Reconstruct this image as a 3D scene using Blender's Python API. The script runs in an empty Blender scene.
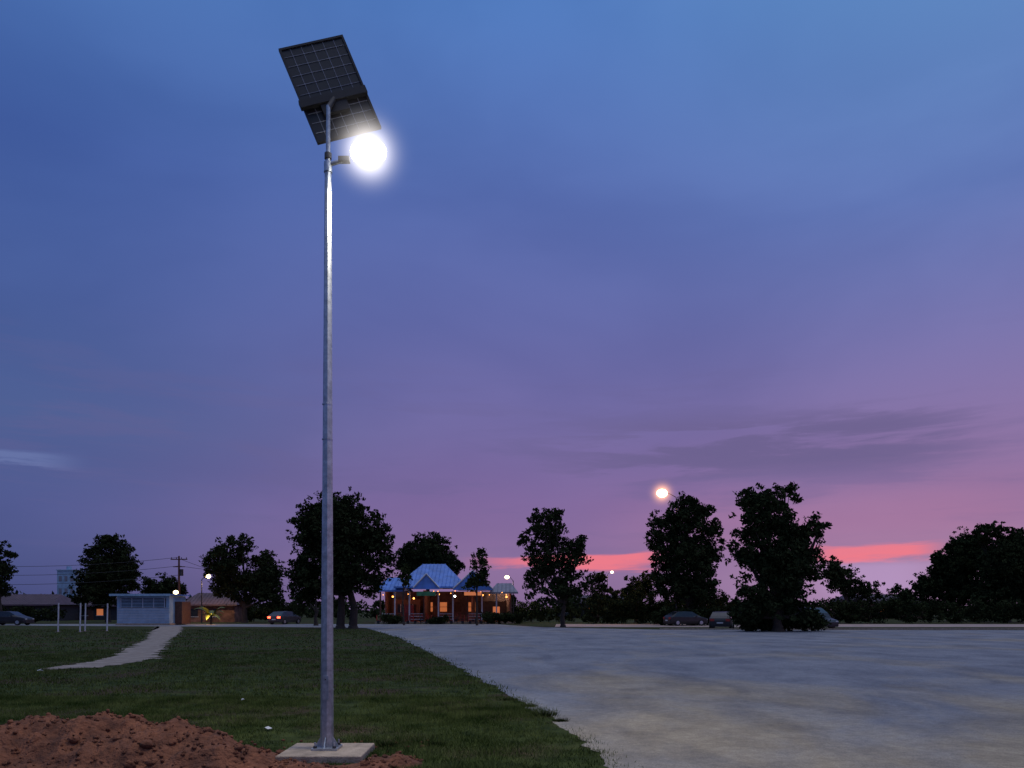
import bpy, math, random
import numpy as np
from mathutils import Vector, Matrix, noise
random.seed(4); np.random.seed(4)
sc=bpy.context.scene
F=760.0; HZ=610.0; EYE=1.6
def gx(px,Y): return (px-512)/F*Y
def gz(py,Y): return EYE+(HZ-py)/F*Y
# ---------------------------------------------------------------- materials
def newmat(name):
    m=bpy.data.materials.new(name); m.use_nodes=True
    nt=m.node_tree; b=nt.nodes['Principled BSDF']; return m,nt,b
def pmat(name,col,rough=.7,metal=0,var=.25,scale=3,bump=0,bscale=30,col2=None,coords='Object',detail=4):
    m,nt,b=newmat(name)
    tc=nt.nodes.new('ShaderNodeTexCoord'); n=nt.nodes.new('ShaderNodeTexNoise')
    n.inputs['Scale'].default_value=scale; n.inputs['Detail'].default_value=detail; n.inputs['Roughness'].default_value=.65
    nt.links.new(tc.outputs[coords],n.inputs['Vector'])
    r=nt.nodes.new('ShaderNodeValToRGB'); nt.links.new(n.outputs['Fac'],r.inputs['Fac'])
    c2=col2 or tuple(min(1,c*(1+var)) for c in col); c1=col if col2 else tuple(c*(1-var) for c in col)
    r.color_ramp.elements[0].position=.33; r.color_ramp.elements[1].position=.68
    r.color_ramp.elements[0].color=(*c1,1); r.color_ramp.elements[1].color=(*c2,1)
    nt.links.new(r.outputs['Color'],b.inputs['Base Color'])
    b.inputs['Roughness'].default_value=rough; b.inputs['Metallic'].default_value=metal
    if bump:
        n2=nt.nodes.new('ShaderNodeTexNoise'); n2.inputs['Scale'].default_value=bscale; n2.inputs['Detail'].default_value=4
        nt.links.new(tc.outputs[coords],n2.inputs['Vector'])
        bp=nt.nodes.new('ShaderNodeBump'); bp.inputs['Strength'].default_value=bump; bp.inputs['Distance'].default_value=.05
        nt.links.new(n2.outputs['Fac'],bp.inputs['Height']); nt.links.new(bp.outputs['Normal'],b.inputs['Normal'])
    return m
def emat(name,col,s):
    m,nt,b=newmat(name)
    b.inputs['Base Color'].default_value=(*[min(1,c) for c in col],1)
    b.inputs['Emission Color'].default_value=(*col,1); b.inputs['Emission Strength'].default_value=s
    return m
def leafmat(name,c1,c2,scale=.5):
    m=pmat(name,c1,rough=.8,col2=c2,scale=scale,detail=2)
    m.node_tree.nodes['Principled BSDF'].inputs['Specular IOR Level'].default_value=.0
    return m
M={}
M['bark']=pmat('bark',(.05,.038,.028),.9)
M['leaf']=leafmat('leaf_dark',(.012,.019,.009),(.045,.058,.024),.9)
M['leaf2']=leafmat('leaf_mid',(.02,.03,.012),(.06,.075,.025),.8)
M['steel']=pmat('galvanised_steel',(.42,.46,.50),.42,.8,var=.28,scale=14)
M['dsteel']=pmat('dark_steel',(.06,.06,.065),.5,.6)
M['black']=pmat('black_frame',(.012,.012,.014),.6)
M['cell']=pmat('solar_cell',(.006,.006,.010),.45,0,scale=6)
M['line']=pmat('cell_gap',(.20,.22,.26),.5)
M['conc']=pmat('concrete',(.36,.29,.22),.9,var=.3,scale=5,bump=.4,bscale=40)
M['white']=pmat('white_paint',(.60,.61,.62),.6,var=.15,scale=2)
M['bluewhite']=pmat('pale_blue_paint',(.30,.46,.58),.6,var=.2,scale=1.2)
M['roofblue']=pmat('blue_roof',(.11,.25,.62),.45,0,var=.3,scale=.8)
M['roofgrey']=pmat('grey_roof',(.22,.22,.25),.6,var=.2,scale=1)
M['roofred']=pmat('red_roof',(.10,.06,.075),.6,var=.3,scale=1)
M['wallwarm']=pmat('warm_wall',(.19,.10,.075),.8,var=.5,scale=1.2)
M['wood']=pmat('wood',(.10,.045,.03),.7,var=.3,scale=4)
M['dark']=pmat('dark_wall',(.035,.035,.04),.8)
M['glass']=pmat('dark_glass',(.02,.025,.03),.15)
M['rubber']=pmat('rubber',(.02,.02,.02),.9)
M['red']=pmat('red_paint',(.35,.03,.02),.5)
M['green']=pmat('green_paint',(.05,.22,.09),.5)
M['ewhite']=emat('led_white',(1,.97,.90),14)
M['ewarm']=emat('sodium_glow',(1,.70,.36),8)
M['eorange']=emat('orange_bulb',(1,.35,.08),4)
M['ered']=emat('tail_light',(1,.05,.02),12)
M['ewin']=emat('lit_window',(1,.30,.10),.35)
M['wire']=pmat('wire',(.02,.02,.02),.6)
# ---------------------------------------------------------------- mesh builder
class MB:
    def __init__(s): s.v=[];s.f=[];s.m=[];s.mats=[];s.sm=[]
    def mi(s,m):
        if m not in s.mats: s.mats.append(m)
        return s.mats.index(m)
    def add(s,vs,fs,m,smooth=False):
        o=len(s.v); s.v+= [tuple(v) for v in vs]; i=s.mi(m)
        for f in fs: s.f.append([k+o for k in f]); s.m.append(i); s.sm.append(smooth)
    def box(s,c,d,m,R=None):
        x,y,z=[k/2 for k in d]
        vs=[Vector((a*x,b*y,e*z)) for a in(-1,1) for b in(-1,1) for e in(-1,1)]
        if R is not None: vs=[R@v for v in vs]
        vs=[v+Vector(c) for v in vs]
        s.add(vs,[(0,1,3,2),(4,6,7,5),(0,4,5,1),(2,3,7,6),(0,2,6,4),(1,5,7,3)],m)
    def cyl(s,p0,p1,r0,r1,m,n=8,smooth=True,rot=0,caps=True):
        p0=Vector(p0);p1=Vector(p1);d=(p1-p0)
        if d.length<1e-6:return
        q=d.to_track_quat('Z','Y').to_matrix()
        vs=[]
        for p,r in((p0,r0),(p1,r1)):
            for i in range(n):
                a=2*math.pi*i/n+rot; vs.append(p+q@Vector((math.cos(a)*r,math.sin(a)*r,0)))
        fs=[(i,(i+1)%n,n+(i+1)%n,n+i) for i in range(n)]
        s.add(vs,fs,m,smooth)
        if caps: s.add(vs,[tuple(range(n))[::-1],tuple(range(n,2*n))],m)
    def ball(s,c,r,m,n=8,k=6,R=None):
        c=Vector(c); r=Vector(r if hasattr(r,'__len__') else (r,r,r)); vs=[]
        for j in range(k+1):
            t=math.pi*j/k
            for i in range(n):
                a=2*math.pi*i/n; v=Vector((math.sin(t)*math.cos(a)*r.x,math.sin(t)*math.sin(a)*r.y,math.cos(t)*r.z))
                if R is not None: v=R@v
                vs.append(c+v)
        fs=[(j*n+i,(j+1)*n+i,(j+1)*n+(i+1)%n,j*n+(i+1)%n) for j in range(k) for i in range(n)]
        s.add(vs,fs,m,True)
    def obj(s,name,parent=None,loc=(0,0,0),rotz=0,bevel=0):
        me=bpy.data.meshes.new(name); me.from_pydata(s.v,[],s.f)
        for m in s.mats: me.materials.append(m)
        me.polygons.foreach_set('material_index',s.m); me.polygons.foreach_set('use_smooth',s.sm)
        me.update(); o=bpy.data.objects.new(name,me); sc.collection.objects.link(o)
        o.location=loc; o.rotation_euler=(0,0,rotz)
        if parent: o.parent=parent
        if bevel:
            b=o.modifiers.new('bevel','BEVEL'); b.width=bevel; b.segments=2; b.limit_method='ANGLE'
        return o
def empty(name,loc,rotz=0):
    e=bpy.data.objects.new(name,None); sc.collection.objects.link(e); e.location=loc; e.rotation_euler=(0,0,rotz); e.empty_display_size=.3; return e
def npmesh(name,verts,nper,mat,parent=None,loc=(0,0,0)):
    nv=len(verts); nf=nv//nper
    me=bpy.data.meshes.new(name); me.vertices.add(nv); me.vertices.foreach_set('co',verts.astype(np.float32).ravel())
    me.loops.add(nv); me.loops.foreach_set('vertex_index',np.arange(nv,dtype=np.int32))
    me.polygons.add(nf); me.polygons.foreach_set('loop_start',np.arange(0,nv,nper,dtype=np.int32))
    try: me.polygons.foreach_set('loop_total',np.full(nf,nper,dtype=np.int32))
    except Exception: pass
    me.materials.append(mat); me.update(calc_edges=True); me.validate()
    o=bpy.data.objects.new(name,me); sc.collection.objects.link(o); o.location=loc
    if parent: o.parent=parent
    return o
def light(name,kind,loc,e,col,parent=None,size=.1,spot=None,rot=None):
    l=bpy.data.lights.new(name,kind); l.energy=e; l.color=col
    l.shadow_soft_size=size
    if kind=='SPOT': l.spot_size=math.radians(spot); l.spot_blend=.6
    o=bpy.data.objects.new(name,l); sc.collection.objects.link(o); o.location=loc
    if rot: o.rotation_euler=rot
    if parent: o.parent=parent
    return o
def glow_ball(name,loc,R,col,strength,parent,power=4.0):  # self-emitting volume ball that paints a glare halo round a lamp; nothing scatters
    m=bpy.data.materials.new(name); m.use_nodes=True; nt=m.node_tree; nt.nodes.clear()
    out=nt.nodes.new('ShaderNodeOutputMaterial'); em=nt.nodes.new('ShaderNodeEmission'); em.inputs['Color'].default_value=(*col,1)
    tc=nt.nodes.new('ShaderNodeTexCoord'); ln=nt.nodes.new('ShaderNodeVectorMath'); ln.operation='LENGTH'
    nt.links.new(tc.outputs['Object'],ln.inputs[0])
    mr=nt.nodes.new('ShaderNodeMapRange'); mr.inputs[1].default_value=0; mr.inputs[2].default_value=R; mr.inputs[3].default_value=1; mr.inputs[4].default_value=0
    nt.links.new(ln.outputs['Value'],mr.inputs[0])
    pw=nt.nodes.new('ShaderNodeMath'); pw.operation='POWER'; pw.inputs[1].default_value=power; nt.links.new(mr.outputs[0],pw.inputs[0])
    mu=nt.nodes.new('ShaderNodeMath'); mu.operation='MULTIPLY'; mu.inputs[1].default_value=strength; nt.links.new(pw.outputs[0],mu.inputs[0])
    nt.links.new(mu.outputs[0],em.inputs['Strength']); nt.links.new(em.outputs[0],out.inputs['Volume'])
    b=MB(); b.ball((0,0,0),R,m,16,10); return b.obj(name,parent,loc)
# ---------------------------------------------------------------- trees
def leaves(centers,radii,counts,size,flat=.75):
    tot=int(sum(counts)); 
    C=np.repeat(np.array(centers),counts,axis=0); Rr=np.repeat(np.array(radii),counts)
    d=np.random.normal(size=(tot,3)); d/=np.linalg.norm(d,axis=1)[:,None]
    rr=np.random.uniform(.1,1,tot)**.55*np.random.uniform(.9,1.25,tot)
    P=C+d*(Rr*rr)[:,None]*np.array([1,1,flat])
    P[:,2]=np.maximum(P[:,2],.05)
    a=np.random.normal(size=(tot,3)); a/=np.linalg.norm(a,axis=1)[:,None]
    b=np.random.normal(size=(tot,3)); b-=a*(a*b).sum(1)[:,None]; b/=np.linalg.norm(b,axis=1)[:,None]
    s=size*np.random.uniform(.5,1.3,tot)[:,None]
    V=np.stack([P-a*s,P-b*s*.5,P+a*s,P+b*s*.5],axis=1).reshape(-1,3)
    return V
def tree(name,px,Y,lobes,trunk_r=.3,leaf=.17,dens=1.0,mat='leaf',trunks=None,fork=None,core=1.0):
    X=gx(px,Y); root=empty(name,(X,Y,0)); mb=MB(); k=Y/F
    cs=[];rs=[];ns=[]
    base=min(gz(l[1]+l[3],Y) for l in lobes); 
    fz=fork if fork else max(1.2,base+.3)
    tr=trunks or [0]
    for t in tr:
        top=Vector((t*.5+random.uniform(-.2,.2),0,fz))
        mid=Vector((t+random.uniform(-.15,.15),0,fz*.5))
        mb.cyl((t,0,-.1),(t,0,.25),trunk_r*1.5,trunk_r*1.05,M['bark'],8)
        mb.cyl((t,0,.25),mid,trunk_r*1.05,trunk_r*.85,M['bark'],8); mb.cyl(mid,top,trunk_r*.85,trunk_r*.7,M['bark'],8)
    for (lx,ly,rx,rz) in lobes:
        c=Vector(((lx-px)*k,random.uniform(-.25,.25)*rx*k,gz(ly,Y))); RX=rx*k;RZ=rz*k
        st=Vector((0,0,fz*random.uniform(.8,1.0))); md=(st+c)/2+Vector((random.uniform(-.3,.3),random.uniform(-.3,.3),-.2))
        mb.cyl(st,md,trunk_r*.6,trunk_r*.4,M['bark'],6); mb.cyl(md,c,trunk_r*.4,trunk_r*.15,M['bark'],6)
        n=max(9,int(dens*RX*RZ*9))
        nc=max(1,int(RX*RZ*1.1*core))
        for i in range(nc):
            d=np.random.normal(size=3); d/=np.linalg.norm(d); r=random.random()**.5*.55
            cs.append((c.x+d[0]*RX*r,c.y+d[1]*RX*.9*r,c.z+d[2]*RZ*r)); rr=min(RX,RZ)*.5; rs.append(rr); ns.append(int(170*rr*rr*(.17/leaf)**1.5)+8)
        for i in range(n):
            d=np.random.normal(size=3); d/=np.linalg.norm(d)
            r=random.uniform(.3,1)**.5*.93
            p=Vector((d[0]*RX*r,d[1]*RX*.9*r,d[2]*RZ*r))+c
            if p.z<.5: p.z=.5+random.random()*.5
            rad=random.uniform(.35,.8)*min(1,.45+.22*min(RX,RZ))
            cs.append(tuple(p)); rs.append(rad); ns.append(int(180*rad**1.7*(.17/leaf)**1.3)+8)
            if i%5==0: mb.cyl(c if random.random()<.6 else md,p,trunk_r*.16,trunk_r*.05,M['bark'],4,caps=False)
        for i in range(n//2):
            d=np.random.normal(size=3); d/=np.linalg.norm(d); r=random.uniform(.98,1.14)
            p=Vector((d[0]*RX*r,d[1]*RX*.9*r,d[2]*RZ*r))+c
            if p.z<.6: continue
            cs.append(tuple(p)); rs.append(random.uniform(.2,.42)); ns.append(13)
    mb.obj('trunk_and_limbs',root)
    npmesh('foliage',leaves(cs,rs,ns,leaf),4,M[mat],root)
    return root
# ---------------------------------------------------------------- world
w=bpy.data.worlds.new("World"); sc.world=w; w.use_nodes=True; nt=w.node_tree; nt.nodes.clear()
N=nt.nodes; L=nt.links
def nd(t,**k):
    n=N.new(t)
    for a,b in k.items(): setattr(n,a,b)
    return n
def setin(sock,v):
    if isinstance(v,bpy.types.NodeSocket): L.new(v,sock)
    else: sock.default_value=v
def mth(op,a,b=None,c=None,clamp=False):
    n=nd('ShaderNodeMath',operation=op,use_clamp=clamp); setin(n.inputs[0],a)
    if b is not None: setin(n.inputs[1],b)
    if c is not None: setin(n.inputs[2],c)
    return n.outputs[0]
def mrange(v,a,b,c=0,d=1,smooth=True):
    n=nd('ShaderNodeMapRange',interpolation_type='SMOOTHSTEP' if smooth else 'LINEAR'); setin(n.inputs[0],v)
    for i,x in enumerate((a,b,c,d)): n.inputs[i+1].default_value=x
    return n.outputs[0]
def mixc(f,a,b,mode='MIX'):
    n=nd('ShaderNodeMix',data_type='RGBA',blend_type=mode); setin(n.inputs[0],f)
    for s,v in((6,a),(7,b)):
        if isinstance(v,tuple): n.inputs[s].default_value=(*v,1)
        else: L.new(v,n.inputs[s])
    return n.outputs[2]
def lin(c): return tuple(((x/255)/12.92 if x<10 else (((x/255)+.055)/1.055)**2.4) for x in c)
def ramp(v,stops):
    n=nd('ShaderNodeValToRGB'); cr=n.color_ramp; cr.interpolation='LINEAR'
    while len(cr.elements)<len(stops): cr.elements.new(.5)
    for e,(p,c) in zip(cr.elements,stops): e.position=p; e.color=(*lin(c),1)
    L.new(v,n.inputs['Fac']); return n.outputs['Color']
tc=nd('ShaderNodeTexCoord'); sp=nd('ShaderNodeSeparateXYZ'); L.new(tc.outputs['Generated'],sp.inputs[0])
dx,dy,dz=sp.outputs
el=mth('ARCSINE',dz)
az=mth('ARCTAN2',dx,dy)
e01=mth('DIVIDE',el,0.9,clamp=True)
Lr=ramp(e01,[(0,(66,74,120)),(.05,(70,80,130)),(.13,(80,90,144)),(.24,(82,100,152)),(.38,(72,94,154)),(.55,(66,94,160)),(.75,(74,114,178)),(1,(110,145,190))])
Cr=ramp(e01,[(0,(130,106,146)),(.06,(138,110,156)),(.15,(130,106,158)),(.25,(114,105,160)),(.40,(98,105,166)),(.55,(86,107,172)),(.75,(80,121,188)),(1,(120,150,195))])
Rr=ramp(e01,[(0,(176,140,178)),(.05,(168,132,168)),(.12,(154,116,158)),(.22,(134,112,160)),(.35,(116,114,170)),(.5,(98,121,183)),(.72,(100,145,202)),(1,(130,160,200))])
f1=mrange(az,-.62,0.0); f2=mrange(az,0.0,.62)
col=mixc(f2,mixc(f1,Lr,Cr),Rr)
cv=nd('ShaderNodeCombineXYZ'); setin(cv.inputs[0],mth('MULTIPLY',az,1.0)); setin(cv.inputs[1],mth('MULTIPLY',el,2.4)); cv.inputs[2].default_value=3.1
n1=nd('ShaderNodeTexNoise'); n1.inputs['Scale'].default_value=2.3; n1.inputs['Detail'].default_value=4; n1.inputs['Roughness'].default_value=.5; n1.inputs['Distortion'].default_value=.3; L.new(cv.outputs[0],n1.inputs['Vector'])
col=mixc(1.0,col,mixc(mrange(n1.outputs[0],.3,.7),(.89,.90,.93),(1.09,1.07,1.05)),'MULTIPLY')
cv2=nd('ShaderNodeCombineXYZ'); setin(cv2.inputs[0],mth('MULTIPLY',az,2.2)); setin(cv2.inputs[1],mth('MULTIPLY',el,19.0)); cv2.inputs[2].default_value=7.7
n2=nd('ShaderNodeTexNoise'); n2.inputs['Scale'].default_value=2.0; n2.inputs['Detail'].default_value=6; n2.inputs['Roughness'].default_value=.6; n2.inputs['Distortion'].default_value=.3; L.new(cv2.outputs[0],n2.inputs['Vector'])
low=mth('MULTIPLY',mrange(el,.04,.12),mrange(el,.36,.20))
st=mth('MULTIPLY',mrange(n2.outputs[0],.48,.66),low)
azw=mth('MULTIPLY',mrange(az,-.05,.22),mrange(az,.62,.45))
bandw=mth('MULTIPLY',mrange(el,.15,.185),mrange(el,.255,.215))
st2=mth('MULTIPLY',mth('MULTIPLY',mrange(n2.outputs[0],.42,.54),bandw),azw)
col=mixc(mth('MULTIPLY',st,.30),col,lin((102,96,144)))
col=mixc(mth('MULTIPLY',st2,.72),col,lin((104,94,138)))
lb=mth('MULTIPLY',mth('MULTIPLY',mrange(mth('ADD',el,mth('MULTIPLY',n2.outputs[0],.05)),.184,.190),mrange(mth('ADD',el,mth('MULTIPLY',n2.outputs[0],.05)),.206,.194)),mrange(az,-.50,-.57))
col=mixc(mth('MULTIPLY',lb,.40),col,lin((124,138,188)))
ew=mth('ADD',el,mth('MULTIPLY',mth('SUBTRACT',n1.outputs[0],.5),.02))
ew=mth('ADD',ew,mth('MULTIPLY',mth('SUBTRACT',n2.outputs[0],.5),.05))
pk=mth('MULTIPLY',mrange(ew,.056,.064),mrange(ew,.080,.072))
pz=mth('MAXIMUM',mth('MULTIPLY',mrange(az,-.08,.05),mrange(az,.22,.16)),mth('MULTIPLY',mrange(az,.35,.41),mrange(az,.53,.48)))
col=mixc(mth('MULTIPLY',mth('MULTIPLY',pk,pz),.92),col,lin((240,122,136)))
gp=mth('MULTIPLY',mth('MULTIPLY',mrange(el,.0,.03),mrange(el,.062,.05)),mth('MULTIPLY',mrange(az,.36,.42),mrange(az,.56,.46)))
col=mixc(mth('MULTIPLY',gp,.6),col,lin((184,154,200)))
wide=mth('MULTIPLY',mth('MULTIPLY',mrange(ew,.06,.09),mrange(ew,.17,.11)),mth('MULTIPLY',mrange(az,.05,.3),mrange(az,.7,.5)))
col=mixc(mth('MULTIPLY',wide,.25),col,lin((192,130,164)))
sky=nd('ShaderNodeTexSky'); sky.sky_type='NISHITA'; sky.sun_disc=False; sky.sun_elevation=math.radians(-3); sky.sun_rotation=math.radians(20)
bg=nd('ShaderNodeBackground')
# unseen zenith is greyed and boosted to add light on the ground
L.new(mixc(mrange(el,.66,1.1),col,lin((152,154,172))),bg.inputs[0])
L.new(mrange(el,.70,1.25,1.0,2.1),bg.inputs[1])
bg2=nd('ShaderNodeBackground'); L.new(sky.outputs[0],bg2.inputs[0]); bg2.inputs[1].default_value=.02
ad=nd('ShaderNodeAddShader'); L.new(bg.outputs[0],ad.inputs[0]); L.new(bg2.outputs[0],ad.inputs[1])
out=nd('ShaderNodeOutputWorld'); L.new(ad.outputs[0],out.inputs[0])
# ---------------------------------------------------------------- ground
def poly(name,pts,z,mat,sub=None):
    me=bpy.data.meshes.new(name); me.from_pydata([(x,y,z) for x,y in pts],[],[list(range(len(pts)))]); me.materials.append(mat)
    o=bpy.data.objects.new(name,me); sc.collection.objects.link(o); 
    if me.polygons[0].normal.z<0: me.flip_normals()
    return o
def groundmat():
    m,nt,b=newmat('grass_ground'); tc=nt.nodes.new('ShaderNodeTexCoord')
    def nz(s,d=4):
        n=nt.nodes.new('ShaderNodeTexNoise'); n.inputs['Scale'].default_value=s; n.inputs['Detail'].default_value=d; nt.links.new(tc.outputs['Object'],n.inputs['Vector']); return n.outputs['Fac']
    def rp(f,c1,c2,a=.35,z=.65):
        r=nt.nodes.new('ShaderNodeValToRGB'); r.color_ramp.elements[0].position=a; r.color_ramp.elements[1].position=z
        r.color_ramp.elements[0].color=(*c1,1); r.color_ramp.elements[1].color=(*c2,1); nt.links.new(f,r.inputs['Fac']); return r.outputs['Color']
    def mx(f,a,bb):
        n=nt.nodes.new('ShaderNodeMix'); n.data_type='RGBA'; nt.links.new(f,n.inputs[0]); nt.links.new(a,n.inputs[6]); nt.links.new(bb,n.inputs[7]); return n.outputs[2]
    g=rp(nz(3,6),(.024,.038,.010),(.068,.090,.024)); s=rp(nz(9),(.04,.03,.018),(.10,.072,.042))
    f=rp(nz(.55,5),(0,0,0),(1,1,1),.48,.62); c=mx(f,g,s)
    nt.links.new(c,b.inputs['Base Color']); b.inputs['Roughness'].default_value=.95; b.inputs['Specular IOR Level'].default_value=.1
    bp=nt.nodes.new('ShaderNodeBump'); bp.inputs['Strength'].default_value=.8; bp.inputs['Distance'].default_value=.06; nt.links.new(nz(28,2),bp.inputs['Height']); nt.links.new(bp.outputs[0],b.inputs['Normal'])
    return m
gm=groundmat()
poly('ground',[(-1500,-300),(1500,-300),(1500,2500),(-1500,2500)],0,gm)
def lotmat():
    m,nt,b=newmat('worn_paving'); tc=nt.nodes.new('ShaderNodeTexCoord')
    def nz(s,d=4,r=.6,dist=0,sx=1,sy=1,off=0):
        mp=nt.nodes.new('ShaderNodeMapping'); mp.inputs['Scale'].default_value=(sx,sy,1); mp.inputs['Location'].default_value=(off,off,0); nt.links.new(tc.outputs['Object'],mp.inputs['Vector'])
        n=nt.nodes.new('ShaderNodeTexNoise'); n.inputs['Scale'].default_value=s; n.inputs['Detail'].default_value=d; n.inputs['Roughness'].default_value=r; n.inputs['Distortion'].default_value=dist; nt.links.new(mp.outputs[0],n.inputs['Vector']); return n.outputs['Fac']
    def rp(f,c1,c2,a=.35,z=.65):
        r=nt.nodes.new('ShaderNodeValToRGB'); r.color_ramp.elements[0].position=a; r.color_ramp.elements[1].position=z
        r.color_ramp.elements[0].color=(*c1,1); r.color_ramp.elements[1].color=(*c2,1); nt.links.new(f,r.inputs['Fac']); return r.outputs['Color']
    def mx(f,a,bb,mode='MIX'):
        n=nt.nodes.new('ShaderNodeMix'); n.data_type='RGBA'; n.blend_type=mode
        if isinstance(f,float): n.inputs[0].default_value=f
        else: nt.links.new(f,n.inputs[0])
        nt.links.new(a,n.inputs[6]); nt.links.new(bb,n.inputs[7]); return n.outputs[2]
    grey=rp(nz(.35,5,.6,.5),(.25,.26,.28),(.34,.345,.355)); tan=rp(nz(1.3,4),(.36,.305,.22),(.46,.39,.28))
    # dust lying over the end of the lot next to the new footing, breaking up with distance
    sp=nt.nodes.new('ShaderNodeSeparateXYZ'); nt.links.new(tc.outputs['Object'],sp.inputs[0])
    mr=nt.nodes.new('ShaderNodeMapRange'); nt.links.new(sp.outputs[1],mr.inputs[0]); mr.inputs[1].default_value=8; mr.inputs[2].default_value=24; mr.inputs[3].default_value=.12; mr.inputs[4].default_value=-.08
    ad=nt.nodes.new('ShaderNodeMath'); ad.operation='ADD'; nt.links.new(nz(.24,5,.6,.5,1,.6,3.3),ad.inputs[0]); nt.links.new(mr.outputs[0],ad.inputs[1])
    c=mx(rp(ad.outputs[0],(0,0,0),(1,1,1),.44,.68),grey,tan)
    c=mx(1.0,c,rp(nz(.7,6,.65,.5,1,.5,11),(.76,.77,.80),(1.04,1.04,1.03),.36,.56),'MULTIPLY')
    c=mx(1.0,c,rp(nz(60,2,.7),(.70,.70,.70),(1.20,1.20,1.20),.3,.7),'MULTIPLY')
    c=mx(1.0,c,rp(nz(7,5,.75),(.80,.80,.82),(1.09,1.09,1.08)),'MULTIPLY')
    nt.links.new(c,b.inputs['Base Color']); b.inputs['Roughness'].default_value=.95; b.inputs['Specular IOR Level'].default_value=.1
    bp=nt.nodes.new('ShaderNodeBump'); bp.inputs['Strength'].default_value=.6; bp.inputs['Distance'].default_value=.03; nt.links.new(nz(38,3,.7),bp.inputs['Height']); nt.links.new(bp.outputs[0],b.inputs['Normal'])
    return m
lm=lotmat()
EDGE=[(-20,2.0),(5,1.35),(7.7,1.04),(10.57,.67),(15.2,-.24),(22.9,-1.87),(43.4,-6.4),(67.6,-13.0)]
def edge(Y): 
    return np.interp(Y,[e[0] for e in EDGE],[e[1] for e in EDGE])
pts=[]
for y in np.concatenate([np.arange(-20,7,1.0),np.arange(7,25,.08),np.arange(25,67.6,.5)]):
    j=noise.noise(Vector((y*1.1,2,0)))*.20+noise.noise(Vector((y*4.3,5,0)))*.09+noise.noise(Vector((y*11,5,0)))*.04
    pts.append((float(edge(y))+j,float(y)))
pts+=[(-15,69),(-24,72),(-60,80),(-60,87),(-15,86),(-2,86),(3,70),(12,62),(60,59),(140,59),(140,-20)]
poly('parking_lot',pts,.004,lm)
dirt=pmat('sandy_dirt',(.22,.175,.13),.95,col2=(.42,.35,.28),scale=1.8,bump=.5,bscale=25)
def gp_(px,py): Y=1216/(py-610); return (gx(px,Y),Y)
lp=[(157,626.5),(150,633),(146,640),(128,648),(113,657),(92,662),(50,668)]
rp_=[(182,626.5),(181,632),(170,640),(161,651),(157,658),(128,664),(100,667.5),(52,670)]
pth=[gp_(*p) for p in lp]+[gp_(*p) for p in rp_[::-1]]
fine=[]
for i,(a,b) in enumerate(zip(pth,pth[1:]+pth[:1])):
    n=max(1,int(math.hypot(b[0]-a[0],b[1]-a[1])/.2))
    for t in range(n):
        x=a[0]+(b[0]-a[0])*t/n; y=a[1]+(b[1]-a[1])*t/n
        fine.append((x+.5*noise.noise(Vector((x*1.7,y*1.7,0)))+.2*noise.noise(Vector((x*5,y*5,0))),y+.5*noise.noise(Vector((x*1.7,y*1.7,9)))))
poly('footpath',fine,.008,dirt)
poly('road',[(4,71),(160,71),(160,86),(5,86)],.006,pmat('tan_road',(.42,.31,.25),.9,var=.25,scale=.6))
kb=MB()
for i in range(60):
    x=12+i*2.0; kb.box((x+.99,61.7 if x<60 else 59.2,.06),(1.97,.18,.13),M['conc'])
kb.obj('kerb')
# soil mound
soil=pmat('red_soil',(.075,.027,.015),.95,col2=(.235,.09,.045),scale=4,bump=.9,bscale=22)
nx,ny=310,130; x0,x1,y0,y1=-8.2,-.55,6.4,9.7
vs=[];fs=[]
for j in range(ny):
    for i in range(nx):
        x=x0+(x1-x0)*i/(nx-1); y=y0+(y1-y0)*j/(ny-1)
        h=.46*math.exp(-((x+4.95)/.95)**2-((y-8.1)/.62)**2)+.30*math.exp(-((x+3.8)/.75)**2-((y-8.0)/.6)**2)+.20*math.exp(-((x+3.0)/.55)**2-((y-7.8)/.5)**2)+.30*math.exp(-((x+6.8)/1)**2-((y-8.0)/.8)**2)+.12*math.exp(-((x+1.9)/.8)**2-((y-7.3)/.42)**2)+.10*math.exp(-((x+1.25)/.28)**2-((y-7.85)/.25)**2)
        v=Vector((x,y,0)); m_=min(1,h*7)
        h+=m_*(.13*noise.noise(v*1.8)+.10*noise.noise(v*4.4)+.06*abs(noise.noise(v*11))+.022*noise.noise(v*30))
        vs.append((x,y,h-.035+.01*noise.noise(v*3)))
for j in range(ny-1):
    for i in range(nx-1):
        a=j*nx+i; fs.append((a,a+1,a+nx+1,a+nx))
b=MB(); b.add(vs,fs,soil,True)
def mh(x,y):
    i=min(nx-1,max(0,int((x-x0)/(x1-x0)*(nx-1)))); j=min(ny-1,max(0,int((y-y0)/(y1-y0)*(ny-1)))); return vs[j*nx+i][2]
for _ in range(2600):
    x=random.uniform(-7.5,-.8); y=random.uniform(6.9,9.3); z=mh(x,y)
    if z<-.005 and random.random()<.85: continue
    if abs(x+2.04)<.5 and abs(y-8.34)<.45: continue
    s=random.uniform(.008,.028)*(random.uniform(1.6,3) if random.random()<.07 else 1)
    o=len(b.v); b.ball((x,y,max(z,0)+s*.3),(s,s*random.uniform(.7,1.2),s*.7),soil,6,4,Matrix.Rotation(random.random()*6,3,'Z'))
    for k in range(o,len(b.v)):
        v=b.v[k]; b.v[k]=tuple(c+random.uniform(-1,1)*s*.22 for c in v)
b.obj('soil_mound')
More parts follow.
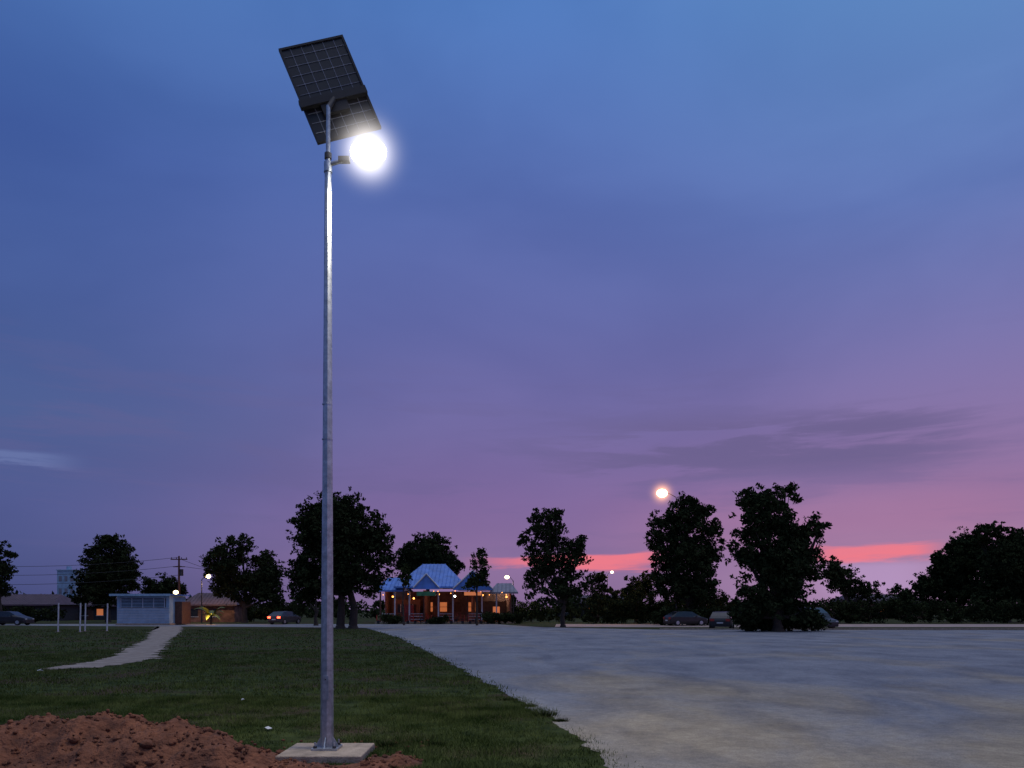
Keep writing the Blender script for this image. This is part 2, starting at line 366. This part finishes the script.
# ---------------------------------------------------------------- grass blades
def grass(name,n,ya,yb,hmin,hmax,wd,clear=None):
    y=np.sqrt(np.random.uniform(ya**2,yb**2,n)); x=np.random.uniform(-.82,.30,n)*y
    e=edge(y)+.05; k=x<e+np.random.normal(0,.13,n)
    k&=~((np.abs(x+2.05)<.48)&(np.abs(y-8.35)<.45))
    dens=np.array([noise.noise(Vector((a*.55,b_*.55,1)))+.6*noise.noise(Vector((a*2.3,b_*2.3,4))) for a,b_ in zip(x,y)])
    k&=(dens+np.random.uniform(-.75,.45,n))>-.36
    if yb<16: 
        hh=np.array([mh(a,b_) if (x0<a<x1 and y0<b_<y1) else -1 for a,b_ in zip(x,y)]); k&=hh<.0
    px=512+F*x/y; py=HZ+1216/y
    lx=np.interp(py,[626.5,633,640,648,657,662,668],[157,150,146,128,113,92,50]); rx=np.interp(py,[626.5,632,640,651,658,664,667.5,670],[182,181,170,161,157,128,100,52])
    k&=~((py>626)&(py<670)&(px>lx)&(px<rx))
    x=x[k];y=y[k];dens=dens[k];n=len(x)
    a=np.random.uniform(0,2*np.pi,n); h=np.random.uniform(hmin,hmax,n)*(1+.5*dens); ln=h*np.random.uniform(.2,.9,n)
    b_=np.random.uniform(0,2*np.pi,n); w_=wd*np.random.uniform(.6,1.3,n)
    z=np.zeros(n)
    A=np.stack([x-np.cos(a)*w_,y-np.sin(a)*w_,z],1); B=np.stack([x+np.cos(a)*w_,y+np.sin(a)*w_,z],1)
    C=np.stack([x+np.cos(b_)*ln,y+np.sin(b_)*ln,h],1)
    return np.stack([A,B,C],1).reshape(-1,3)
G=np.concatenate([grass('a',260000,6.8,14,.025,.060,.004),grass('b',130000,14,30,.03,.07,.010),grass('c',45000,30,62,.04,.09,.025)])
gl=leafmat('grass_blade',(.032,.055,.013),(.125,.155,.048),1.6)
npmesh('grass',G,3,gl)
def tuft(cx,cy,r,h,n,nm):
    V=[]
    for i in range(n):
        a=random.random()*6.28; rr=r*random.random(); x=cx+rr*math.cos(a); y=cy+rr*math.sin(a)*.7; an=random.random()*6.28; w_=.008
        hh=h*random.uniform(.4,1); l=hh*random.uniform(.3,1)
        V+=[(x-w_*math.cos(an),y-w_*math.sin(an),0),(x+w_*math.cos(an),y+w_*math.sin(an),0),(x+l*math.cos(a),y+l*math.sin(a),hh)]
    npmesh(nm,np.array(V),3,M['leaf2'])
for cx,cy,r,h in((.50,11.5,.22,.12),(.7,10.9,.12,.06),(-.9,9.0,.14,.07),(-1.45,8.9,.1,.08),(-.1,13.5,.2,.06),(.3,12.6,.14,.06)): tuft(cx,cy,r,h,160,'weed_tuft')
def litter(x,y,s,z=0.03):
    q=MB(); n=9; vv=[(s*math.cos(i*6.283/n)*random.uniform(.7,1.1),s*.7*math.sin(i*6.283/n)*random.uniform(.7,1.1),random.uniform(0,.03)) for i in range(n)]
    q.add([(0,0,.035)]+vv,[(0,1+i,1+(i+1)%n) for i in range(n)],M['white'],True); q.obj('paper_litter',loc=(x,y,z))
litter(*gp_(268,731),.07); litter(*gp_(40,672),.10); litter(*gp_(243,702),.035)
# ---------------------------------------------------------------- main solar street lamp
PY=8.37; PX=gx(327,PY); D=PY
sl=empty('solar_street_lamp',(PX,PY,0))
def zz(py): return gz(py,PY)
mb=MB(); mb.box((0.01,-.03,.03),(.90,.80,.085),M['conc']); o=mb.obj('concrete_footing',sl,bevel=.012); 
TZ=zz(106)
mb=MB()
zs=.07; jt=zz(168)
mb.cyl((0,0,zs+.02),(0.012,0,jt),.072,.036,M['steel'],8,smooth=False,rot=.2)
mb.cyl((.012,0,jt),(.014,0,TZ),.024,.024,M['steel'],10)
mb.cyl((.012,0,jt-.05),(.012,0,jt+.06),.046,.046,M['steel'],10); mb.cyl((.012,0,jt+.10),(.012,0,jt+.16),.040,.040,M['dsteel'],10)
mb.box((0,0,zs+.016),(.28,.28,.022),M['steel'])
for i in range(4):
    a=math.pi/2*i; R=Matrix.Rotation(a,3,'Z')
    vv=[R@Vector(p) for p in((.06,-.005,zs+.026),(.135,-.005,zs+.026),(.06,-.005,zs+.15),(.06,.005,zs+.026),(.135,.005,zs+.026),(.06,.005,zs+.15))]
    mb.add(vv,[(0,1,2),(5,4,3),(0,3,4,1),(1,4,5,2),(2,5,3,0)],M['steel'])
    c=R@Vector((.105,.105,0)); mb.cyl((c.x,c.y,zs+.02),(c.x,c.y,zs+.09),.011,.011,M['steel'],8); mb.cyl((c.x,c.y,zs+.027),(c.x,c.y,zs+.05),.022,.022,M['dsteel'],6,smooth=False)
mb.box((.0,-.064,.75),(.065,.012,.26),M['steel']); mb.cyl((0,-.068,.84),(0,-.078,.84),.008,.008,M['dsteel'],6)
for z in (zz(690),zz(440),zz(405)): 
    r_=.074-.036*(z/jt)
    mb.cyl((.003,0,z),(.003,0,z+.015),r_+.003,r_+.003,M['steel'],8,smooth=False,rot=.2)
mb.obj('pole',sl)
hx=(370-327)*D/F; hz=zz(157)
mb=MB()
mb.cyl((.012,0,zz(165)),(hx*.45,-.04,zz(162)),.022,.022,M['steel'],8)
mb.box((hx*.42,-.04,zz(162)),(.12,.07,.05),M['dsteel'])
R=Matrix.Rotation(math.radians(8),3,'Z')@Matrix.Rotation(math.radians(-7),3,'Y')@Matrix.Rotation(math.radians(-24),3,'X')
mb.ball((hx-.01,-.05,hz+.065),(.165,.11,.05),M['dsteel'],20,8,R)
mb.obj('lamp_arm_and_housing',sl)
mb=MB(); mb.ball((hx,-.09,hz+.0),(.195,.145,.125),M['ewhite'],24,12,R); mb.obj('led_diffuser',sl)
glow_ball('lamp_glow_ball',(hx,-.09,hz),.66,(1,.93,.90),15,sl,5.5)  # added emissive ball, softens the diffuser edge into a painted glow
light('led_light','SPOT',(hx,-.10,hz-.18),480,(1,.90,.74),sl,.12,150,(math.radians(12),0,0))
# solar panel: rectangle fitted to the surveyed corner bearings
tgt=np.array([(278,51),(343,35),(381,129),(318,143)],float)
def rotm(a,b_,c): return np.array(Matrix.Rotation(a,3,'Z')@Matrix.Rotation(b_,3,'Y')@Matrix.Rotation(c,3,'X'))
def corners(p):
    R=rotm(*p[:3]); c=np.array([p[3],p[6],p[4]]); u=R[:,0]*p[5]/2; v=R[:,1]*p[7]/2
    return [c-u+v,c+u+v,c+u-v,c-u-v]
def err(p):
    e=0
    for q,t in zip(corners(p),tgt): e+=(512+F*q[0]/q[1]-t[0])**2+(HZ-F*(q[2]-EYE)/q[1]-t[1])**2
    return e+40*(p[6]-PY)**2+60*(p[7]/p[5]-1.6)**2
rng=np.random.RandomState(1); best=None
for s in range(6):
    p=np.array([rng.uniform(-.6,.6),rng.uniform(-.4,.4),-rng.uniform(.3,1.1),-2.0,7.3,.75,PY,1.2]); e=err(p); sg=.1
    for i in range(4000):
        q=p+rng.normal(size=8)*sg*np.array([1,1,1,.5,.5,.5,.5,.8]); q[5]=abs(q[5]);q[7]=abs(q[7]); eq=err(q)
        if eq<e: p,e=q,eq; sg=min(.2,sg*1.3)
        else: sg=max(.0003,sg*.985)
    if best is None or e<best[0]: best=(e,p)
e,p=best
R=Matrix(rotm(*p[:3]).tolist()); W=p[5]; H=p[7]
pn=R@Vector((0,0,1)); side=-1 if pn.dot(Vector((0,-1,-.6)))<0 else 1
mb=MB(); mb.box((0,0,0),(W-.04,H-.04,.012),M['cell'])
for sx in(-1,1): mb.box((sx*(W/2-.012),0,0),(.024,H,.04),M['black'])
for sy in(-1,1): mb.box((0,sy*(H/2-.012),0),(W-.048,.024,.04),M['black'])
nc,nr=6,10
for i in range(1,nc): mb.box((-W/2+W*i/nc,0,side*.008),(.006,H-.05,.004),M['line'])
for j in range(1,nr): mb.box((0,-H/2+H*j/nr,side*.0095),(W-.05,.006,.004),M['line'])
for i in range(1,nc):
    for j in range(1,nr): mb.box((-W/2+W*i/nc,-H/2+H*j/nr,side*.0105),(.017,.017,.004),M['line'],Matrix.Rotation(.785,3,'Z'))
mb.box((-.02,-.13*H,side*.055),(W*1.03,.085,.06),M['black'])
mb.box((-.04,-.22*H,side*.045),(W*.40,.12,.04),M['black'])
o=mb.obj('solar_panel',sl); o.matrix_local=Matrix.Translation(Vector((p[3]-PX,p[6]-PY,p[4])))@R.to_4x4()
mb=MB(); mb.cyl((.014,0,TZ-.02),tuple(Vector((p[3]-PX,p[6]-PY,p[4]))+R@Vector((0,-.12*H,side*.04))),.03,.03,M['dsteel'],8); mb.obj('panel_bracket',sl)
# ---------------------------------------------------------------- other street lamps
def street_lamp(px,py,Y,arm,col,mat,e,head=.32,glow_r=0,hs=1.2,name='street_lamp'):
    X=gx(px,Y); z=gz(py,Y); s=empty(name,(X-arm,Y,0)); mb=MB()
    mb.cyl((0,0,0),(0,0,z-.5),.10,.055,M['dsteel'],8); mb.box((0,0,.015),(.35,.35,.03),M['dsteel'])
    mb.cyl((0,0,z-.5),(arm*.5,0,z-.05),.045,.035,M['dsteel'],6); mb.cyl((arm*.5,0,z-.05),(arm,0,z+.04),.035,.03,M['dsteel'],6)
    mb.ball((arm,0,z+.05),(head*1.0,head*.6,.09),M['dsteel'],12,6); mb.obj('pole_and_arm',s)
    mb=MB(); mb.ball((arm,-.03,z-.03),(head,head*.8,head*.75),mat,12,8); mb.obj('lit_lens',s)
    if glow_r: glow_ball('lamp_glow_ball',(arm,0,z),glow_r,col,hs,s,6.0)  # optional emissive ball, painted glare round the lens
    light('lamp_light','SPOT',(arm,-.02,z-.45),e,col,s,.2,160,(0,0,0))
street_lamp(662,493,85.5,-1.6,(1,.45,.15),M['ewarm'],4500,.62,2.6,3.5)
street_lamp(208,576,96,.8,(1,.66,.35),M['ewarm'],500,.36)
street_lamp(507,577,98,-.8,(1,.80,.60),M['ewarm'],400,.30)
street_lamp(612,572,130,.8,(1,.6,.3),M['ewarm'],500,.28)
street_lamp(176,592,84,.5,(1,.55,.2),M['ewarm'],200,.28)
# ---------------------------------------------------------------- trees
tree('tree',345,66,[(335,532,38,36),(310,530,20,28),(365,540,27,32),(340,568,44,26),(303,575,15,26),(384,556,12,24),(342,504,24,14),(318,588,20,16),(365,582,20,16)],.36,trunks=[-.4,.7],fork=3.6)
tree('tree',316,78,[(305,585,14,28),(312,560,14,22)],.2)
tree('tree',245,95,[(228,560,22,18),(262,574,22,22),(242,545,15,10),(222,580,15,16),(270,594,17,14),(245,588,24,16),(212,566,7,9)],.34,leaf=.2)
tree('tree',108,100,[(108,565,27,24),(94,583,20,17),(124,580,15,18),(112,546,17,11),(100,595,26,12)],.34,leaf=.2,core=1.6)
tree('tree',162,118,[(160,588,20,15),(175,592,12,10)],.25,leaf=.2)
tree('tree',0,85,[(0,562,13,20),(-8,585,20,14),(-20,560,18,25)],.28,leaf=.2)
tree('tree',428,108,[(428,558,30,23),(450,566,13,17),(408,562,13,17),(430,541,18,9)],.34,leaf=.2,core=1.6)
tree('tree',477,79,[(477,568,12,14),(481,555,7,8),(471,582,8,8),(484,580,6,8)],.11,mat='leaf2',core=.6)
tree('tree',404,80,[(404,578,9,9),(408,570,5,5)],.09,mat='leaf2',core=.5)
tree('tree',563,71,[(545,532,20,20),(540,517,15,8),(570,556,18,22),(533,572,15,20),(558,590,24,14),(526,545,8,12),(580,545,8,12),(548,560,16,24),(555,514,7,6),(572,585,18,14)],.22,fork=2.0)
tree('tree',690,82,[(688,515,20,20),(661,548,15,34),(690,560,26,30),(710,540,14,26),(672,588,20,18),(700,590,22,20),(706,512,8,9),(656,522,8,10),(676,530,14,24)],.34,leaf=.2)
tree('tree',778,56,[(765,518,30,30),(798,540,24,26),(758,498,20,14),(744,555,17,28),(785,585,30,26),(820,528,9,15),(752,598,20,22),(780,560,30,30),(785,494,15,10),(808,565,16,22),(770,610,34,17),(800,612,20,14),(742,612,14,14)],.4,core=1.2)
tree('tree',848,92,[(845,582,18,18),(868,592,18,13),(832,570,12,14)],.25,leaf=.2)
tree('tree',958,105,[(955,572,24,26),(972,550,22,22),(928,588,18,16),(940,565,12,14),(965,595,34,14),(903,596,14,11)],.36,leaf=.22,core=1.4)
tree('tree',1008,98,[(1005,565,28,30),(990,534,18,11),(1030,550,20,24),(1040,580,30,28),(1000,590,30,18),(1012,540,14,12)],.36,leaf=.22,core=1.4)
tree('tree',636,96,[(636,590,14,16),(650,584,10,14),(622,600,12,10)],.2,leaf=.2)
tree('tree',598,100,[(598,588,13,17),(610,598,10,10)],.2,leaf=.2)
cs=[];rs=[];ns=[]
for i in range(1500):
    Y=random.uniform(125,175); X=random.uniform(-190,230)
    hh=3.2+2.2*noise.noise(Vector((X*.06,Y*.01,0)))+1.2*noise.noise(Vector((X*.25,3,0)))
    cs.append((X,Y,random.uniform(.6,max(1.5,hh)))); rs.append(random.uniform(.9,1.7)); ns.append(50)
npmesh('distant_trees',leaves(cs,rs,ns,.42),4,M['leaf'])
def hedge(name,pxa,pxb,pya,Y,n):
    cs=[];rs=[];ns=[]; top=gz(pya,Y)
    for i in range(n):
        X=gx(random.uniform(pxa,pxb),Y); t=top*(1+.45*noise.noise(Vector((X*.5,Y,0))))
        cs.append((X,Y+random.uniform(-1,1),random.uniform(.3,max(.5,t-.3)))); rs.append(random.uniform(.35,.6)); ns.append(55)
    npmesh(name,leaves(cs,rs,ns,.14),4,M['leaf'])
hedge('hedge',585,735,596,87.5,420); hedge('hedge',820,1060,600,90,420); hedge('hedge',-60,60,606,92,160); hedge('hedge',500,590,603,100,120); hedge('hedge',232,300,604,104,140)
hedge('shrub',738,822,612,57.5,160); hedge('shrub',655,715,606,80,160)
# ---------------------------------------------------------------- cars
def car(X,Y,rot,paint,tail=False,van=False):
    root=empty('parked_car',(X,Y,0),rot); mb=MB()
    h=1.25 if van else 1.0
    S=[(-2.1,.74,.72,.74,.7),(-2.02,.84,.88,.92,.8),(-1.7,.88,.96,1.12 if not van else 1.5,.76),(-1.2,.88,.97,1.40*h,.68),(-.4,.89,.95,1.47*h,.68),(.4,.89,.94,1.42*h,.68),(1.0,.88,.93,1.08*h,.74),(1.3,.87,.90,.94,.8),(1.95,.83,.76,.78,.76),(2.12,.72,.58,.60,.66)]
    rings=[]
    for x,hw,belt,top,tw in S:
        rings.append([(x,-hw*.9,.22),(x,-hw,.45),(x,-hw,belt-.08),(x,-hw*.97,belt),(x,-tw*hw/.88,top),(x,tw*hw/.88,top),(x,hw*.97,belt),(x,hw,belt-.08),(x,hw,.45),(x,hw*.9,.22)])
    vs=[p for r in rings for p in r]; n=10
    for i in range(len(S)-1):
        for k in range(n):
            f=(i*n+k,i*n+(k+1)%n,(i+1)*n+(k+1)%n,(i+1)*n+k)
            g=(k in(3,5) and 2<=i<=5) or (k==4 and i in(2,5))
            mb.add([vs[q] for q in f],[(0,1,2,3)],M['glass'] if g else paint,not g)
    mb.add(rings[0],[tuple(range(10))],paint); mb.add(rings[-1],[tuple(range(9,-1,-1))],paint)
    mb.obj('body',root)
    mb=MB()
    for x in(-1.3,1.32):
        for s in(-1,1):
            mb.cyl((x,s*.70,.32),(x,s*.90,.32),.32,.32,M['rubber'],16); mb.cyl((x,s*.90,.32),(x,s*.905,.32),.19,.17,M['steel'],10)
    mb.obj('wheels',root)
    mb=MB()
    for s in(-1,1):
        mb.box((-2.07,s*.62,.78),(.08,.34,.20),M['ered'] if tail else M['red']); mb.box((2.05,s*.58,.64),(.1,.28,.12),M['white'])
        mb.box((.75,s*.96,.98),(.12,.14,.1),paint)
    mb.box((-2.12,0,.55),(.02,.5,.12),M['white']); mb.box((-2.1,0,.33),(.08,1.4,.14),M['black']); mb.box((2.12,0,.33),(.08,1.35,.14),M['black'])
    mb.obj('lights_and_trim',root)
cg=pmat('car_paint_grey',(.05,.05,.055),.35); cd=pmat('car_paint_dark',(.02,.02,.024),.35)
car(gx(285,86),86,math.radians(72),cg,True)
car(gx(722,64),64,math.radians(70),cd)
car(gx(812,64),64,math.radians(-65),cd,van=True)
car(gx(672,84),77.5,math.radians(15),cd); car(gx(10,80),80,0,cd)
# ---------------------------------------------------------------- restaurant
BY=90; bx=gx(378,BY); rst=empty('restaurant_building',(bx,BY,0)); W_=16.0
mb=MB()
mb.box((W_/2,5,.10),(W_+.6,10.6,.2),M['conc'])
mb.box((W_/2,9.0,2.1),(W_-.6,.2,3.8),M['wallwarm'])
mb.box((.4,6,2.1),(.2,5.8,3.8),M['wallwarm']); mb.box((W_-.4,6,2.1),(.2,5.8,3.8),M['wallwarm'])
mb.box((5.2,5.5,2.1),(.2,6.6,3.8),M['wallwarm']); mb.box((11.0,5.5,2.1),(.2,6.0,3.8),M['wallwarm'])
mb.box((2.8,4.2,1.6),(3.4,.15,2.6),M['wood']); mb.box((13.4,4.2,1.5),(3.6,.15,2.4),M['dark'])
for i in range(8):
    mb.box((1.4+i*1.85,8.87,2.0),(.9,.05,1.2),M['ewin'] if i%3!=1 else M['wood']); mb.box((1.4+i*1.85,8.83,2.0),(1.0,.03,.07),M['wood'])
for x in(2.1,3.6): mb.box((x,4.10,1.8),(.8,.04,1.0),M['glass']); mb.box((x,4.07,1.8),(.06,.03,1.0),M['white'])
mb.obj('walls',rst)
mb=MB()
for i in range(10):
    x=.25+i*(W_-.5)/9; mb.box((x,.2,2.0),(.16,.16,3.7),M['white'] if i%3 else M['wood'])
for i in range(9):
    x=.25+i*(W_-.5)/9
    if i in(3,7): continue
    for z in(.5,.85,1.15): mb.box((x+.9,.2,z),(1.5,.06,.06),M['wood'] if i%2 else M['white'])
mb.obj('veranda_posts_and_rail',rst)
def roof(mb,xa,xb,ya,yb,ze,zr,hipx,mat,axis='x'):
    ym=(ya+yb)/2; xm=(xa+xb)/2
    if axis=='x':
        r0=(xa+hipx,ym,zr); r1=(xb-hipx,ym,zr)
        v=[(xa,ya,ze),(xb,ya,ze),(xb,yb,ze),(xa,yb,ze),r0,r1]; f=[(0,1,5,4),(2,3,4,5),(1,2,5),(3,0,4),(3,2,1,0)]
        mb.add(v,f,mat)
        n=int((xb-xa)/.45)
        for i in range(1,n):
            x=xa+(xb-xa)*i/n; t=min(1,(x-xa)/max(hipx,.01),(xb-x)/max(hipx,.01))
            mb.cyl((x,ya,ze+.03),(x,ya+(ym-ya)*t,ze+(zr-ze)*t+.03),.035,.035,mat,4)
    else:
        v=[(xa,ya,ze),(xb,ya,ze),(xb,yb,ze),(xa,yb,ze),(xm,ya,zr),(xm,yb,zr)]; f=[(0,4,5,3),(1,2,5,4),(0,1,4),(2,3,5),(3,2,1,0)]
        mb.add(v,f,mat)
        for s,x in((-1,xa),(1,xb)): mb.cyl((x,ya-.06,ze),(xm,ya-.06,zr),.09,.09,M['white'],4)
    mb.box((xm,ya-.05,ze-.08),(xb-xa,.08,.2),mat)
mb=MB(); 
roof(mb,2.0,10.4,-.8,9.6,4.35,7.3,2.8,M['roofblue']); roof(mb,-.6,3.2,-.3,8,3.95,5.6,1.2,M['roofblue'])
mb.obj('blue_roof',rst)
mb=MB(); roof(mb,4.4,7.4,-1.6,3,4.2,5.8,0,M['roofblue'],'y'); roof(mb,9.0,13.6,-1.4,8.5,4.1,6.2,0,M['roofblue'],'y'); roof(mb,13.2,16.6,-.4,8,3.7,4.9,.8,M['roofgrey']); mb.obj('gable_roofs',rst)
mb=MB()
for i in range(34):
    if random.random()<.6: continue
    x=-.3+i*.50; mb.ball((x,-.95 if 2<x<10.4 else -.5,3.6+.25*math.cos(i*1.3)),.055,M['eorange'],6,4)
for x,y,z in((1.5,1.6,3.2),(4,1.8,3.0),(7,2,3.5),(8.8,4,3.3),(12.3,2,3.4),(15.2,3,3.2)): mb.ball((x,y,z),.12,M['eorange'] if x!=8.8 else M['ewhite'],8,6)
mb.obj('string_lights',rst)
mb=MB()
for i in range(14):
    x=1+i*1.06; y=random.uniform(.7,2.6) if i%2 else random.uniform(-2.2,-.9); g=.2 if y>0 else 0
    mb.cyl((x,y,g),(x,y,g+.72),.05,.05,M['dsteel'],6); mb.cyl((x,y,g+.72),(x,y,g+.77),.5,.5,M['wood'],10)
    for s in(-1,1): mb.box((x+s*.65,y,g+.4),(.38,.4,.05),M['red']); mb.box((x+s*.84,y,g+.7),(.05,.4,.6),M['red']); mb.box((x+s*.65,y,g+.18),(.3,.3,.36),M['dsteel'])
mb.box((5.9,-1.68,3.5),(2.2,.1,.5),M['green']); mb.box((11.3,-1.5,3.5),(2.0,.1,.4),M['ewin']); mb.box((3.6,.6,1.2),(1.0,.5,2.0),M['red']); mb.box((14.0,.6,1.1),(.8,.4,1.8),M['ewin'])
mb.obj('furniture_and_signs',rst)
for x,y,e_ in((1.8,1.8,30),(4.2,1.5,46),(8,3,50),(12.5,1.5,34),(15.2,3,26)): light('warm_light','POINT',(x,y,3.3),e_,(1,.34,.16),rst,.2)
hedge('shrub',384,400,614,86,30); hedge('shrub',430,446,616,86,24); hedge('shrub',484,520,612,87,70)
# ---------------------------------------------------------------- kiosk
KY=80; kx=gx(117,KY); kw=5.5
kio=empty('kiosk',(kx,KY,0)); mb=MB()
mb.box((kw/2,2,.1),(kw+.2,4.2,.2),M['conc']); mb.box((kw/2,2,1.65),(kw,4,2.9),M['bluewhite'])
for i in range(9): mb.box((kw/2,-.03,.45+i*.17),(kw-.1,.05,.05),M['white'])
mb.box((kw/2,-.05,2.35),(kw-.7,.04,.95),M['dark'])
for i in range(5): mb.box((.45+i*(kw-.9)/4,-.085,2.35),(.08,.03,.97),M['white'])
for i in range(6): mb.box((kw/2,-.11,1.98+i*.15),(kw-.8,.02,.06),M['bluewhite'])
mb.box((kw/2,1.8,3.20),(kw+.8,5.0,.12),M['roofblue']); mb.box((kw/2,-.76,3.18),(kw+.84,.06,.22),M['bluewhite'])
mb.box((kw+.4,2.4,1.3),(.75,2.2,2.4),M['wood']); mb.obj('kiosk_body',kio)
def house(px,Y,w_,h,d,wm,rm,name='house'):
    e=empty(name,(gx(px,Y),Y,0)); mb=MB(); mb.box((w_/2,d/2,h/2),(w_,d,h),wm)
    roof(mb,-.5,w_+.5,-.5,d+.5,h,h+1.6,1.2,rm)
    for i in range(int(w_/2.4)):
        mb.box((1.2+i*2.4,-.02,h*.55),(1.0,.05,1.0),M['ewin'] if i%4==2 else M['glass']); mb.box((1.2+i*2.4,-.06,h*.55-.56),(1.2,.08,.08),M['white'])
    mb.box((w_*.5,-.03,1.0),(.95,.05,2.0),M['wood']); mb.obj('walls_and_roof',e)
house(-50,112,15,2.4,7,M['dark'],M['roofred']); house(62,120,9,2.3,6,M['dark'],M['roofred']); house(185,100,6.5,2.3,5,M['wallwarm'],M['roofred']); house(560,150,14,3,8,M['dark'],M['roofred']); house(850,140,14,3,8,M['wallwarm'],M['roofred'])
Y=160; e=empty('white_building',(gx(57,Y),Y,0)); mb=MB(); mb.box((1.9,2,5.1),(3.8,4,9.6),M['bluewhite'])
mb.box((1.9,2,10.0),(4.1,4.3,.2),M['bluewhite']); mb.cyl((1.4,2,10.1),(1.4,2,10.9),.5,.5,M['bluewhite'],12)
for r in range(3):
    for c in range(3): mb.box((.7+c*1.2,-.02,3.0+r*2.6),(.6,.05,1.1),M['roofgrey'])
mb.obj('walls',e)
light('yard_light','POINT',(gx(200,90),90,2.6),110,(1,.42,.12),None,.2)
e=empty('banana_plant',(gx(211,84),84,0)); mb=MB(); lf=pmat('banana_leaf',(.12,.16,.03),.5,var=.3)
for i in range(11):
    a=i*2.4; L_=random.uniform(1.5,2.4); up=random.uniform(.5,1.3)
    if i==0: mb.cyl((0,0,0),(.05,0,1.0),.12,.08,M['bark'],6)
    V=[]
    for k in range(7):
        t=k/6; r=L_*t*.75; z=.9+L_*up*t-1.5*t*t*L_*.5; wd=.28*math.sin(math.pi*min(1,t*.9+.1))+.02
        V+= [(math.cos(a)*r-math.sin(a)*wd,math.sin(a)*r+math.cos(a)*wd,z-.05),(math.cos(a)*r,math.sin(a)*r,z+.03),(math.cos(a)*r+math.sin(a)*wd,math.sin(a)*r-math.cos(a)*wd,z-.05)]
    mb.add(V,[(3*k+q,3*k+q+1,3*k+q+4,3*k+q+3) for k in range(6) for q in(0,1)],lf)
mb.obj('leaves',e); light('garden_light','POINT',(.3,-1.6,1.0),80,(1,.5,.12),e,.1)
Y=92; e=empty('utility_pole',(gx(179,Y),Y,0)); zt=gz(556,Y); mb=MB(); mb.cyl((0,0,0),(0,0,zt),.17,.11,M['wood'],8)
mb.box((0,0,zt-.4),(2.0,.12,.12),M['wood']); mb.box((0,0,zt-1.3),(1.4,.1,.1),M['wood'])
for x in(-.9,-.3,.3,.9): mb.cyl((x,0,zt-.34),(x,0,zt-.15),.05,.04,M['dsteel'],6)
mb.cyl((.3,0,zt-2.4),(.3,0,zt-1.6),.22,.22,M['dsteel'],10); mb.obj('pole',e)
mb=MB()
def wire(a,c,sag):
    a=Vector(a);c=Vector(c);pr=a
    for k in range(1,17):
        t=k/16; q=a.lerp(c,t); q.z-=sag*4*t*(1-t); mb.cyl(pr,q,.022,.022,M['wire'],4,caps=False); pr=q
for dz_ in(-.15,-1.2,-2.3): wire((0,0,zt+dz_),(-34,-6+dz_,zt-.6+dz_),1.0)
wire((0,0,zt-.3),(12,3,zt-3.5),.5); wire((0,0,zt-1.2),(30,14,zt-2),.9)
mb.obj('power_lines',e)
e2=empty('utility_pole',(gx(179,92)-34,86,0)); mb=MB(); mb.cyl((0,0,0),(0,0,zt),.17,.11,M['wood'],8); mb.box((0,0,zt-.4),(2,.12,.12),M['wood']); mb.obj('pole',e2)
def bars(pa,pb,Y):
    xa=gx(pa,Y); xb=gx(pb,Y); e=empty('pull_up_bar',(xa,Y,0)); mb=MB(); w_=xb-xa; h=2.1
    for x in(0,w_): mb.cyl((x,0,0),(x+.05,0,h),.05,.05,M['white'],8); mb.box((x,0,.02),(.25,.25,.04),M['conc'])
    mb.cyl((0,0,h-.12),(w_,0,h-.12),.02,.02,M['dsteel'],6); mb.obj('frame',e)
bars(58,80,55); bars(85,107,57)
# ---------------------------------------------------------------- camera
cam=bpy.data.cameras.new('camera'); co=bpy.data.objects.new('camera',cam); sc.collection.objects.link(co)
co.location=(0,0,EYE); co.rotation_euler=(math.radians(90),0,0); cam.sensor_width=36; cam.lens=F*36/1024; cam.shift_y=(HZ-384)/1024; cam.clip_end=4000
sc.camera=co
sc.view_settings.view_transform='Standard'; sc.view_settings.look='None'; sc.view_settings.exposure=0
